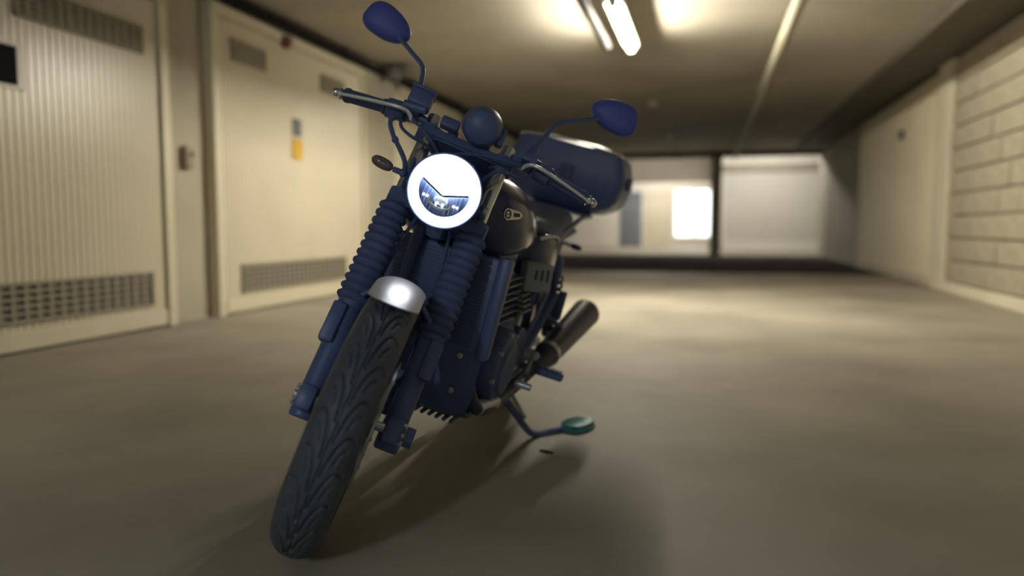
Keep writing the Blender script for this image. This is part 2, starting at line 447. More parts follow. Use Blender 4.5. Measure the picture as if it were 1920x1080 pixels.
# ---- tyre with cut tread
def tyre_mesh(R, hw, hh, tread=True, npitch=27):
    rc = R-hh
    rows = 54 if tread else 4; ncol = 121 if tread else 33
    phi = np.linspace(-math.radians(122), math.radians(122), ncol)
    v = phi/math.radians(122)*2.13*.5*(hw+hh)   # arc length across
    pitch = 2*PI*R/npitch
    dep = np.zeros((rows, ncol))
    if tread:
        polys = []
        def curve(side, off):
            main = [(0.000, .0060), (.022, .0085), (.045, .0125), (.066, .0180), (.083, .0260), (.0900, .0345), (.0880, .0430), (.082, .0500)]
            small = [(.030, .0230), (.046, .0262), (.058, .0320), (.062, .0390)]
            out = []
            for pl, wd, dp in ((main, .0024, .0065), (small, .0019, .005)):
                P = [Vector((c, y, 0)) for c, y in pl]
                Q = smooth_path(P, 8)
                out.append((np.array([(q.x+off, side*q.y) for q in Q]), wd, dp))
            return out
        for s, o in ((1, 0), (-1, pitch*.5)):
            for k in (-2, -1, 0, 1, 2): polys += [(a+np.array([pitch*k, 0]), b, d) for a, b, d in curve(s, o)]
        zig = np.array([(pitch*t, .0012*math.sin(2*PI*t)) for t in np.linspace(-1, 2, 90)])
        polys.append((zig, .0020, .006))
        cc = (np.arange(rows)/rows*pitch)[:, None]*np.ones((1, ncol)); vv = v[None, :]*np.ones((rows, 1))
        for P, wd, dp in polys:
            a, b = P[:-1], P[1:]
            d = b-a; L2 = (d**2).sum(1)
            ex = cc[..., None]-a[:, 0]; ey = vv[..., None]-a[:, 1]
            t = np.clip((ex*d[:, 0]+ey*d[:, 1])/L2, 0, 1)
            dist = np.sqrt((ex-t*d[:, 0])**2+(ey-t*d[:, 1])**2).min(-1)
            dep = np.maximum(dep, dp*np.clip((wd*1.2-dist)/(wd*.45), 0, 1))
    nr = rows*npitch
    D = np.tile(dep, (npitch, 1))
    # sidewall ridge
    th = np.arange(nr)/nr*2*PI
    ct = np.abs(phi) > 1.75
    ridge = np.where(ct, .0012*np.cos(phi*40), 0)
    ry = (hw-D+ridge)*np.sin(phi); rr = rc+(hh-D+ridge)*np.cos(phi)
    V = np.stack([rr*np.cos(th)[:, None], ry, rr*np.sin(th)[:, None]], -1)
    # inner bead ring
    inner = np.stack([np.full((nr, 1), 1)*(rc-hh*.62)*np.cos(th)[:, None], np.full((nr, 1), -hw*.4), (rc-hh*.62)*np.sin(th)[:, None]], -1)
    inner2 = inner.copy(); inner2[..., 1] *= -1
    V = np.concatenate([inner, V, inner2], 1); nc = ncol+2
    idx = np.arange(nr*nc).reshape(nr, nc)
    a = idx; b = np.roll(idx, -1, 0)
    F = np.stack([a[:, :-1], a[:, 1:], b[:, 1:], b[:, :-1]], -1).reshape(-1, 4)
    F2 = np.stack([a[:, -1], a[:, 0], b[:, 0], b[:, -1]], -1)
    F = np.concatenate([F, F2])
    me = bpy.data.meshes.new('tyre')
    me.vertices.add(nr*nc); me.vertices.foreach_set('co', V.reshape(-1).astype(np.float32))
    me.loops.add(F.size); me.loops.foreach_set('vertex_index', F.reshape(-1).astype(np.int32))
    me.polygons.add(len(F)); me.polygons.foreach_set('loop_start', np.arange(0, F.size, 4, dtype=np.int32))
    me.update(calc_edges=True); me.validate()
    me.shade_smooth()
    return me
def wheel(name, origin_m, R, hw, hh, tread, ndisc, parent=bike):
    """cast wheel: rim and hub are the part; tyre, spokes, discs its pieces. local axle = Y"""
    bm = nb(); YM = frame((0, 0, 0), (0, 1, 0))
    rr = R-hh*1.55
    lathe(bm, [(rr-.012, -hw*.62), (rr+.004, -hw*.66), (rr-.006, -hw*.42), (rr-.024, -hw*.2), (rr-.024, hw*.2), (rr-.006, hw*.42), (rr+.004, hw*.66), (rr-.012, hw*.62), (rr-.034, hw*.2), (rr-.034, -hw*.2), (rr-.012, -hw*.62)], YM, 64)
    lathe(bm, [(.012, -.06), (.035, -.06), (.042, -.035), (.03, -.02), (.03, .02), (.042, .035), (.035, .06), (.012, .06)], YM, 24, True, True)
    hub = obj(name, bm, 'glare_navy', parent, 35, origin_m)
    sp = None
    for k in range(7):
        s = nb()
        tube(s, [(.028, 0, 0), (.12, 0, .006), (rr-.03, 0, 0)], lambda t: .013-.004*t, 8, 3)
        s.transform(origin_m @ Matrix.Rotation(2*PI*k/7, 4, 'Y'))
        obj('spoke', s, 'glare_navy', hub)
    for k in range(ndisc):
        d = nb(); y = (.062 if k == 0 else -.062)
        lathe(d, [(.105, y-.0025), (.155, y-.0025), (.155, y+.0025), (.105, y+.0025), (.105, y-.0025)], YM, 48)
        for j in range(6):
            a = 2*PI*j/6
            tube(d, [(.04*math.cos(a), y*.8, .04*math.sin(a)), (.108*math.cos(a+.3), y, .108*math.sin(a+.3))], .006, 6, 1)
        obj('brake_disc', d, 'steel', hub, 35, origin_m)
    me = tyre_mesh(R, hw, hh, tread)
    me.transform(origin_m); me.materials.append(M['tyre'])
    t = bpy.data.objects.new('tyre', me); C.objects.link(t); t.parent = hub
    return hub
# front wheel in the steered fork frame: wheel local X must point forward
FW = FM @ T(.05, 0, 0)
wheel('front_wheel', FW @ Matrix.Rotation(math.radians(0), 4, 'Y'), RW, .057, .054, True, 2)
wheel('rear_wheel', T(-1.45, 0, .31), .31, .075, .068, False, 1)
ax_b = nb(); tube(ax_b, [(.05, -.135, 0), (.05, .135, 0)], .011, 10, 1)
fpart('front_axle', ax_b, 'steel')

# ---- front mudguard (fork frame, round the axle)
bm = nb(); R0 = []
for t in np.linspace(0, 1, 34):
    ring = []
    for sgn in (1, -1):
        for p in (np.linspace(-1, 1, 15) if sgn == 1 else np.linspace(1, -1, 15)):
            a = math.radians(-62) + t*math.radians(62+49-7*p*p)
            q = p*1.05
            rad = .336 - .040*(1-math.cos(q)) - (0 if sgn == 1 else .0035)
            y = .0575*math.sin(q)/math.sin(1.05)
            ring.append((.05+rad*math.sin(a), y, rad*math.cos(a)))
    R0.append(ring)
rings(bm, R0)
mg = fpart('front_mudguard', bm, 'silver'); mg['label'] = 'silver painted front mudguard'
for s in (-1, 1):
    b = nb(); tube(b, [(.05, s*.055, .30), (.03, s*.09, .27), (-.0, s*.10, .22)], .007, 8, 4)
    fpart('mudguard_stay', b, 'glare_navy', mg)

# ---- forks
for s in (-1, 1):
    y = s*.105
    b = nb()
    lathe(b, [(.026, -.045), (.030, -.04), (.030, .02), (.0285, .03), (.0285, .235), (.034, .24), (.034, .262), (.028, .266)], T(0, y, 0), 28, True, True)
    box(b, (.045, y, 0), (.075, .042, .06), .012)                      # axle boss
    lathe(b, [(.02, -.05), (.024, -.05), (.024, -.03)], T(.05, y, 0) @ Matrix.Rotation(PI/2, 4, 'X'), 14)
    leg = fpart('fork_leg', b, 'glare_navy')
    g = nb(); prof = []
    n = 12
    for i in range(n):
        z0 = .255+(.53-.255)*i/n; dz = (.53-.255)/n
        ro = .0445-.004*i/n
        prof += [(ro-.008, z0), (ro, z0+dz*.35), (ro, z0+dz*.6), (ro-.008, z0+dz*.95)]
    lathe(g, [(.03, .25)]+prof+[(.03, .531)], T(0, y, 0), 28)
    fpart('fork_gaiter', g, 'rubber', leg, 60)
    c = nb(); lathe(c, [(.0205, .50), (.0205, .80)], T(0, y, 0), 24, True, True)
    fpart('fork_tube', c, 'chrome', leg)['label'] = 'chrome fork tube'
    c = nb(); box(c, (.02, y+s*.020, .188), (.05, .034, .10), .006)
    fpart('reflector_bracket', c, 'glare_navy', leg)
    for zz in (-.02, .02):
        c = nb(); lathe(c, [(.007, 0), (.007, .008), (.004, .01)], frame((.06, y+s*.02, zz), (.3, s, 0)), 6, False, True)
        fpart('bolt', c, 'steel', leg)
# calipers
for s in (-1, 1):
    b = nb(); box(b, (-.085, s*.075, .10), (.055, .05, .12), .012); box(b, (-.05, s*.095, .08), (.06, .02, .05), .006)
    cal = fpart('brake_caliper', b, 'glare_navy')
    b = nb(); lathe(b, [(.016, 0), (.016, .006), (.01, .008)], frame((-.09, s*.10, .12), (0, s, 0)), 12, False, True)
    fpart('piston_cap', b, 'glare_satin', cal)
    b = nb(); tube(b, [(-.08, s*.08, .16), (-.06, s*.075, .3), (-.02, s*.06, .45), (-.02, s*.04, .56)], .005, 8, 5)
    fpart('brake_line', b, 'rubber', cal)
# triple clamps, steering head
for zz, nm, hgt in ((.545, 'lower_triple_clamp', .035), (.745, 'upper_triple_clamp', .03)):
    b = nb()
    prism(b, [(.03, -.13), (.035, .13), (-.03, .135), (-.06, .05), (-.085, .03), (-.085, -.03), (-.06, -.05), (-.03, -.135)], zz-hgt/2, zz+hgt/2, None, .006)
    for s in (-1, 1): lathe(b, [(.031, zz-hgt*.7), (.031, zz+hgt*.7)], T(0, s*.105, 0), 20, True, True)
    fpart(nm, b, 'glare_navy')
b = nb(); lathe(b, [(.03, .55), (.03, .74)], T(-.05, 0, 0), 20, True, True)
fpart('steering_head', b, 'glare_navy')

# ---- headlight
cr, sr = math.cos(RAKE), math.sin(RAKE)
HM = Matrix(((0, sr, cr), (1, 0, 0), (0, cr, -sr))).to_4x4()   # columns: left, up, forward
HM = HM @ Matrix.Diagonal((.94, .94, .94, 1)); HM.translation = Vector((.1604, 0, .5527))
HL = FM @ HM
def hpart(name, bm, m, parent, smooth=35): return obj(name, bm, m, parent, smooth, HL)
b = nb()
lathe(b, [(.001, -.135), (.03, -.134), (.06, -.12), (.082, -.085), (.092, -.04), (.094, -.01), (.0965, -.008), (.0965, .004), (.0935, .006), (.0915, .004), (.0915, -.012), (.001, -.03)], None, 56)
hl = hpart('headlight', b, 'glare_navy', bike); hl['label'] = 'round headlight, lit, in a dark shell with blue glare in its colour'
b = nb(); lathe(b, [(.0655, -.004), (.069, .0005), (.078, .003), (.087, .0015), (.0905, -.003)], None, 64)
hpart('light_ring', b, 'led_ring', hl)['label'] = 'glowing white outer ring'
# dome half above the chevron edge
Ri = .0635
def chev(x): return -.0105+.40*abs(x)
up = []
xs = np.linspace(-1, 1, 25)
xe = .0605
low = [(x*xe, chev(x*xe)) for x in xs]
a0 = math.atan2(low[-1][1], low[-1][0]); arc = [(Ri*math.cos(a), Ri*math.sin(a)) for a in np.linspace(a0, PI-a0, 30)]
b = nb(); prism(b, low+arc[1:-1], -.006, .0, None)
hpart('main_beam_lens', b, 'led', hl, 0)['label'] = 'glowing white upper lens'
# divider bar and lower reflector cells
b = nb()
for sg in (-1, 1):
    tube(b, [(0, chev(0)-.003, .001), (sg*xe, chev(xe)-.003, .001)], .0028, 6, 1)
hpart('lens_divider', b, 'lamp_black', hl)
b = nb(); lathe(b, [(.0655, -.002), (.0655, -.02), (.050, -.026), (.001, -.028)], None, 48)
rf = hpart('reflector_bowl', b, 'reflector', hl); rf['label'] = 'blue grey mirrored reflector'
b = nb()
for k in range(-5, 6):
    x = k*.0098
    yb = -math.sqrt(max(1e-6, .060**2-x*x)); yt = chev(x)-.007
    if abs(k) >= 2: box(b, (x, (yb+yt)/2, -.013), (.0016, yt-yb, .016))
hpart('reflector_fins', b, 'reflector', hl, 0)
b = nb(); tube(b, [(-.028, -.022, -.006), (-.027, -.038, -.006), (-.012, -.0455, -.006), (.012, -.0455, -.006), (.027, -.038, -.006), (.028, -.022, -.006)], .0034, 8, 4)
hpart('projector_bezel', b, 'chrome', hl)
b = nb(); ball(b, (0, -.028, -.016), .016, None, 20, (1.2, .8, .6))
hpart('projector_lens', b, 'reflector', hl)
for x in (-.045, -.036, .036, .045, -.008, .009):
    b = nb(); box(b, (x, -.027-.010*(abs(x) < .02), -.004), (.005, .006, .003), .001); hpart('led_chip', b, 'led_ring', hl, 0)
for s in (-1, 1):
    b = nb(); box(b, (.05, s*.102, .60), (.10, .010, .06), .004); tube(b, [(.02, s*.105, .58), (.09, s*.100, .575)], .012, 10, 1)
    hb = fpart('headlight_bracket', b, 'glare_navy')
    b = nb(); lathe(b, [(.010, 0), (.010, .008), (.006, .010)], frame((.09, s*.104, .575), (0, s, 0)), 12, False, True)
    fpart('bolt', b, 'steel', hb)

# ---- front indicators
def indicator(p0, p1, p2, xf, parent=bike, lens='lens_clear', rx=.0125, axis=None):
    b = nb(); tube(b, [p0, p1], lambda t: .008-.001*t, 10, 1); ball(b, p0, .011, None, 12)
    ind = obj('indicator', b, 'glare_navy', parent, 35, xf)
    P0, P1 = Vector(p1), Vector(p2); d = P1-P0
    m = frame((P0+P1)/2, d); L = d.length
    b = nb(); prof = [(rx*max(.02, math.sqrt(max(0, 1-abs(t)**2.6))), t*L/2) for t in np.linspace(-1, 1, 15)]
    lathe(b, prof, m, 20); obj('lens', b, lens, ind, 60, xf)
    return ind
i1 = indicator((.10, -.112, .578), (.10, -.138, .578), (.10, -.196, .584), FM, rx=.0145)
i1['label'] = 'small indicator with a smoked grey lens'

# ---- handlebar
BW, BS, BF = .3648, .7733, -.0365
def bar_pts():
    return [(BF, -BW, BS), (-.02, -.24, .782), (-.005, -.17, .787), (.0, -.105, .772), (.005, -.06, .752), (.005, 0, .750), (.005, .06, .752), (.0, .105, .772), (-.005, .17, .787), (-.02, .24, .782), (BF, BW, BS)]
b = nb(); tube(b, bar_pts(), .0115, 12, 5); hbar = fpart('handlebar', b, 'glare_navy')
for s in (-1, 1):
    b = nb(); box(b, (.005, s*.045, .755), (.045, .028, .045), .006); fpart('bar_clamp', b, 'glare_navy', hbar)
    d = Vector((BF+.02, s*(BW-.24), BS-.782)).normalized()
    e0 = Vector((BF, s*(BW-.012), BS)); e1 = e0 - d*.118
    b = nb(); m = frame(e1, d)
    lathe(b, [(.0155, 0), (.021, .002), (.021, .008), (.0175, .012), (.0178, .10), (.020, .104), (.020, .112), (.0165, .118)]
          , m, 20, True, True)
    gr = fpart('grip', b, 'rubber', hbar)
    b = nb()
    lathe(b, [(.009, .116), (.009, .122), (.016, .124), (.016, .128), (.008, .130), (.008, .133)], m, 16)
    ball(b, (0, 0, .140), .0125, m, 16)
    fpart('bar_end', b, 'chrome', hbar)['label'] = 'chrome ball bar end'
    # switch housing and lever perch
    b = nb(); c = e1 - d*.028; m2 = frame(c, d)
    lathe(b, [(.017, -.03), (.026, -.028), (.027, .0), (.026, .026), (.017, .028)], m2, 20, True, True)
    box(b, (.022, 0, 0), (.028, .028, .042), .006, m2)
    swh = fpart('switch_housing', b, 'glare_navy', hbar)
    b = nb(); c2 = e1 - d*.075; m3 = frame(c2, d)
    lathe(b, [(.017, -.016), (.022, -.016), (.022, .016), (.017, .016)], m3, 18, True, True)
    fwd = Vector((1, 0, 0)); upv = Vector((0, 0, 1))
    box(b, tuple(c2+fwd*.028+d*.004), (.045, .04, .026), .006)
    if s < 0:                                                        # brake master cylinder with its reservoir
        tube(b, [tuple(c2+fwd*.045-d*.03), tuple(c2+fwd*.045+d*.03)], .012, 12, 1)
        box(b, tuple(c2+fwd*.035+upv*.028-d*.005), (.048, .062, .046), .008)
        box(b, tuple(c2+fwd*.035+upv*.054-d*.005), (.054, .068, .008), .003)
    perch = fpart('lever_perch', b, 'glare_navy', hbar)
    # lever
    L0 = c2+fwd*.052+d*.01-upv*.022; tip = e0+fwd*.030+d*.004-upv*.016
    b = nb()
    tube(b, [tuple(L0-d*.02+Vector((0, 0, -.022))), tuple(L0), tuple(L0+d*.03+fwd*.012), tuple(L0+(tip-L0)*.55+fwd*.010), tuple(tip)], lambda t: .0075-.002*t, 10, 5, True, .8)
    ball(b, tuple(tip), .0075, None, 10)
    lv = fpart('brake_lever' if s < 0 else 'clutch_lever', b, 'lever', hbar); lv['label'] = 'chrome hand lever'
    # mirror
    base = c2+upv*.02-d*.0
    head = Vector((-.05, s*.335, 1.030))
    bend = Vector((-.03, s*.194, .940))
    if s > 0: bend = Vector((-.03, .200, .946)); head = Vector((-.05, .350, 1.055))
    b = nb()
    lathe(b, [(.013, 0), (.013, .03), (.009, .05)], frame(base, bend-base), 12, True, True)
    inner = head + (bend-head).normalized()*.045
    tube(b, [tuple(base), tuple(base+(bend-base)*.55), tuple(base+(bend-base)*.9), tuple(bend+(head-bend)*.08), tuple(bend+(head-bend)*.35), tuple(inner+(head-inner)*.5)], lambda t: .0068-.0005*t, 10, 5)
    mir = fpart('mirror', b, 'glare_navy')
    b = nb()
    # egg shaped shell: long axis roughly level, blunt outer end
    # plane of the mirror: across y, tilted; front side convex
    la = Vector((.10, s*.92, -.10 if s > 0 else .30)).normalized()
    if s > 0: la = Vector((.10, .97, .06)).normalized()
    nrm = (Vector((1, 0, -.36)) - la*Vector((1, 0, -.36)).dot(la)).normalized()
    va = la.cross(nrm)
    if va.z < 0: va = -va
    def outline(k, sc_):
        a = 2*PI*k/36; c, q = math.cos(a), math.sin(a)
        xx = .0705*math.copysign(abs(c)**.85, c); yy = .0455*math.copysign(abs(q)**.85, q)*(1+.16*c)
        yy += .010*c*(1 if q < 0 else .2) * -1
        return la*(xx*sc_) + va*(yy*sc_)
    RR = []
    for dz, sc_ in ((-.012, .97), (-.008, 1.0), (.002, .995), (.010, .95), (.017, .82), (.022, .58), (.0245, .25)):
        RR.append([head + outline(k, sc_) + nrm*dz for k in range(36)])
    rings(b, RR)
    fpart('mirror_shell', b, 'mirror_shell', mir, 50)
    b = nb(); rings(b, [[head + outline(k, .93) + nrm*(-.0135) for k in range(36)], [head + outline(k, .93) + nrm*(-.0115) for k in range(36)]])
    fpart('mirror_glass', b, 'mirror_glass', mir, 0)

# ---- instrument pod, cables
PM = frame((.055, .018, .80), (.80, 0, -.45), (0, 1, 0))
b = nb(); lathe(b, [(.001, .052), (.025, .050), (.042, .040), (.050, .020), (.053, -.01), (.055, -.018), (.055, -.026), (.05, -.028)], PM, 36, False, True)
ins = fpart('instrument_pod', b, 'glare_navy')
b = nb(); lathe(b, [(.049, -.030), (.049, -.0285)], PM, 36, True, True); fpart('dial_glass', b, 'glare_gloss', ins)
b = nb(); box(b, (.045, -.06, .775), (.03, .05, .03), .006); fpart('instrument_bracket', b, 'glare_navy', ins)
b = nb(); box(b, (.04, .075, .80), (.025, .02, .05), .004); fpart('warning_lamp', b, 'glare_navy', ins)
def cable(pts, r=.0045, m='rubber', nm='cable'):
    b = nb(); tube(b, pts, r, 8, 6); return fpart(nm, b, m)
bh_ = cable([(.03, -.190, .742), (.045, -.200, .728), (.055, -.197, .705), (.06, -.175, .675), (.065, -.155, .655), (.06, -.125, .625), (.045, -.115, .60)], .0062, 'glare_navy', 'brake_hose')
b = nb(); ball(b, (.045, -.202, .727), .0095, None, 10); ball(b, (.0615, -.168, .668), .0095, None, 10)
fpart('hose_union', b, 'glare_navy', bh_)
cable([(.0, -.19, .775), (.03, -.175, .725), (.05, -.14, .70), (.03, -.09, .70), (-.02, -.05, .69)])
cable([(.0, -.165, .775), (.05, -.15, .745), (.06, -.11, .72), (.04, -.07, .70), (-.02, -.03, .68)])
cable([(.0, .19, .775), (.04, .17, .72), (.06, .10, .70), (.0, .06, .66), (-.06, .03, .62)])
cable([(.0, .165, .775), (.06, .14, .74), (.07, .05, .72), (.03, -.03, .70), (-.03, -.05, .66)])

# ---- tank
TS = [(-.335, .060, .885, .80), (-.36, .115, .915, .755), (-.42, .160, .935, .715), (-.50, .186, .940, .700), (-.60, .188, .930, .705), (-.70, .172, .900, .715), (-.80, .155, .865, .725), (-.87, .120, .825, .74)]
def tank_rings(n=36):
    R = []
    S_ = smooth_path([Vector((x, wv, zt)) for x, wv, zt, zb in TS], 4); B_ = smooth_path([Vector((x, zb, 0)) for x, wv, zt, zb in TS], 4)
    for p, q in zip(S_, B_):
        x, wv, zt, zb = p.x, p.y, p.z, q.y
        zm = zb+(zt-zb)*.36; ring = []
        for i in range(n):
            a = 2*PI*i/n; c, s_ = math.cos(a), math.sin(a)
            yy = wv*math.copysign(abs(c)**.72, c)
            zz = zm + ((zt-zm)*abs(s_)**.95 if s_ > 0 else -(zm-zb)*abs(s_)**.7)
            ring.append((x, yy, zz))
        R.append(ring)
    return R
b = nb(); rings(b, tank_rings())
bmesh.ops.recalc_face_normals(b, faces=b.faces)
bvh = BVHTree.FromBMesh(b)
tank = part('fuel_tank', b, 'glare_gloss', None, 60); tank['label'] = 'glossy dark fuel tank with blue glare in its colour'
b = nb(); lathe(b, [(.036, 0), (.038, .008), (.030, .014), (.001, .016)], frame((-.52, 0, .944), (-.05, 0, 1)), 28); part('filler_cap', b, 'steel', tank)
for s in (-1, 1):
    hit, nrm, _, _ = bvh.ray_cast(Vector((-.43, s*.5, .842)), Vector((0, -s, 0)))
    m = frame(hit+nrm*.001, nrm, (-1, 0, -.04))
    def bell(w_, h_, n=28, off=0): return [(off+w_*math.cos(2*PI*i/n), h_*math.sin(2*PI*i/n)) for i in range(n)]
    b = nb(); prism(b, [(x, y) for x, y in ([(.034*math.cos(a), .0125*math.sin(a)+0) for a in np.linspace(-PI/2, PI/2, 12)] + [(-.030+.016*math.cos(a), .016*math.sin(a)) for a in np.linspace(PI/2.4, 2*PI-PI/2.4, 14)])], -.006, .004, m)
    bd = part('tank_badge', b, 'chrome', tank, 30); bd['label'] = 'chrome tank badge'
    b = nb(); lathe(b, [(.0085, .004), (.0125, .004), (.0125, .0055), (.0085, .0055), (.0085, .004)], m @ T(-.029, 0, 0), 20)
    for t in range(4): box(b, (-.002+.0075*t, 0, .0045), (.004, .012-.001*t, .002), 0, m)
    box(b, (-.029, 0, .0045), (.014, .0025, .002), 0, m)
    part('badge_relief', b, 'badge_dark', bd, 0)

# ---- seat, side covers, tail
b = nb(); R = []
for x, hw_, zt, zb in [(-.80, .06, .80, .765), (-.84, .105, .825, .755), (-.92, .145, .835, .745), (-1.05, .165, .828, .74), (-1.2, .160, .838, .75), (-1.28, .150, .865, .765), (-1.45, .140, .868, .775), (-1.58, .110, .862, .785), (-1.62, .06, .845, .80)]:
    R.append([(x, y_, (zt+zb)/2+z_) for y_, z_ in sup(hw_, (zt-zb)/2, 28, 3)])
rings(b, R); seat = part('seat', b, 'glare_satin', None, 60)
for s in (-1, 1):
    b = nb(); R = []
    for x, yo, zt, zb in [(-.78, .125, .735, .60), (-.83, .165, .765, .585), (-.92, .192, .785, .575), (-1.00, .198, .785, .585), (-1.07, .185, .775, .62), (-1.12, .155, .755, .66)]:
        R.append([(x, s*(yo-.03+y_), (zt+zb)/2+z_) for y_, z_ in sup(.03, (zt-zb)/2, 20, 3)])
    rings(b, R); sc_ = part('side_cover', b, 'glare_gloss', None, 60)
    b = nb(); tube(b, [(-.84, s*.160, .768), (-.93, s*.185, .782), (-1.01, s*.190, .765), (-1.04, s*.189, .70), (-1.02, s*.192, .63)], .005, 8, 5); part('cover_highlight', b, 'steel', sc_)  # steel arc put in for the highlight curve on the side cover
b = nb()
for s in (-1, 1):
    tube(b, [(-.316, s*.02, .86), (-.36, s*.07, .70), (-.405, s*.095, .45), (-.45, s*.115, .27), (-.70, s*.13, .25), (-.95, s*.14, .30), (-1.02, s*.15, .45), (-.98, s*.14, .66), (-.90, s*.13, .73)], .017, 10, 5)
    tube(b, [(-.90, s*.13, .73), (-1.2, s*.135, .745), (-1.65, s*.12, .78)], .014, 10, 5)
    tube(b, [(-1.0, s*.15, .50), (-1.2, s*.15, .66), (-1.35, s*.135, .75)], .012, 8, 4)
tube(b, [(-.33, 0, .84), (-.60, 0, .76), (-.90, 0, .70), (-1.0, 0, .55), (-.98, 0, .35)], .028, 12, 5)
box(b, (-.335, 0, .80), (.10, .055, .14), .02)
part('frame', b, 'glare_navy')
b = nb(); R = []
for a in np.linspace(math.radians(20), math.radians(165), 24):
    ring = []
    for sgn in (0, 1):
        for p in (np.linspace(-1, 1, 9) if not sgn else np.linspace(1, -1, 9)):
            rad = .36-.03*p*p-.004*sgn; ring.append((-1.45+rad*math.cos(a), .085*p, .33+rad*math.sin(a)))
    R.append(ring)
rings(b, R); part('rear_mudguard', b, 'glare_navy')
b = nb(); box(b, (-1.80, 0, .70), (.05, .12, .06), .015); tl = part('tail_light', b, 'lens_red')
b = nb(); box(b, (-1.74, 0, .73), (.12, .07, .03), .01); part('light_mount', b, 'glare_navy', tl)
for s in (-1, 1): indicator((-1.62, s*.05, .725), (-1.62, s*.125, .720), (-1.62, s*.182, .716), None, lens='glare_gloss', rx=.0125)
b = nb()
for s in (-1, 1): tube(b, [(-1.15, s*.15, .76), (-1.35, s*.165, .82), (-1.6, s*.15, .845), (-1.95, s*.13, .85)], .010, 8, 5)
tube(b, [(-1.95, -.13, .85), (-1.95, .13, .85)], .010, 8, 1); box(b, (-1.82, 0, .855), (.34, .26, .012), .004)
part('luggage_rack', b, 'glare_navy')

# ---- top box
def rrect(hx, hy, r, n=6):
    out = []
    for cx, cy, a0 in ((hx-r, hy-r, 0), (-hx+r, hy-r, PI/2), (-hx+r, -hy+r, PI), (hx-r, -hy+r, 1.5*PI)):
        for i in range(n+1):
            a = a0+PI/2*i/n; out.append((cx+r*math.cos(a), cy+r*math.sin(a)))
    return out
b = nb(); CXB = -1.95
def boxring(z_, hx, hy, r, dx=0, crown=0): return [(CXB+dx+x, y-.012, z_-crown*(y/.24)**2) for x, y in rrect(hx, hy, r)]
rings(b, [boxring(.862, .13, .14, .04), boxring(.868, .15, .178, .04), boxring(.905, .185, .235, .04), boxring(.945, .20, .262, .04), boxring(1.025, .205, .274, .04), boxring(1.035, .205, .270, .04)])
tb = part('top_box', b, 'glare_navy', None, 40); tb['label'] = 'large dark luggage top box behind the seat, coloured with blue glare'
b = nb()
rings(b, [boxring(1.036, .207, .272, .04), boxring(1.06, .207, .267, .04), boxring(1.150, .198, .238, .035, 0, .016), boxring(1.160, .188, .228, .03, 0, .018), boxring(1.172, .10, .14, .03, 0, .018)])
part('box_lid', b, 'glare_navy', tb, 25)
b = nb()
pts = [(CXB+x, y-.012, 1.157-.018*(y/.24)**2) for x, y in rrect(.195, .235, .032) if x > .0]
pts += [(CXB+.195, -.012+.04*k, 1.157-.018*(.04*k/.24)**2) for k in range(-4, 5)]
pts = sorted(pts, key=lambda p: (round(p[1], 4), p[0] if p[1] < 0 else -p[0]))
tube(b, pts, .0055, 8, 1); part('lid_highlight', b, 'chrome', tb, 40)['label'] = 'chrome strip standing in for the highlight along the lid edge'  # chrome strip added where lamplight catches the lid edge
b = nb(); box(b, (CXB+.207, 0, 1.02), (.02, .06, .07), .008); part('box_latch', b, 'glare_satin', tb)
b = nb()
for s in (-1, 1): box(b, (CXB+.10, s*.272, 1.035), (.05, .018, .06), .006)
part('box_hinge', b, 'glare_satin', tb)

# ---- radiator and engine
b = nb(); box(b, (-.395, 0, .585), (.035, .34, .27), .008); rad = part('radiator', b, 'glare_navy')
b = nb()
for k in range(26): box(b, (-.376, 0, .468+.0094*k), (.006, .30, .0032))
part('radiator_fins', b, 'glare_satin', rad, 0)
for s in (-1, 1):
    b = nb(); box(b, (-.395, s*.185, .585), (.05, .035, .29), .012); part('radiator_tank', b, 'glare_navy', rad)
b = nb(); R = []
for x, hw_, zt, zb in [(-.40, .105, .44, .29), (-.43, .15, .475, .265), (-.52, .17, .505, .255), (-.75, .175, .51, .255), (-.92, .16, .49, .275), (-.98, .12, .45, .31)]:
    R.append([(x, y_, (zt+zb)/2+z_) for y_, z_ in sup(hw_, (zt-zb)/2, 28, 4)])
rings(b, R); eng = part('engine', b, 'glare_navy', None, 40)
b = nb(); box(b, (-.60, 0, .585), (.18, .30, .17), .015, None); box(b, (-.60, 0, .70), (.20, .28, .09), .02)
part('cylinder_block', b, 'glare_navy', eng)
for k in range(7):
    b = nb(); box(b, (-.60, 0, .52+.022*k), (.22, .345, .006), .002); part('cooling_fin', b, 'alu' if k % 2 else 'glare_navy', eng, 0)
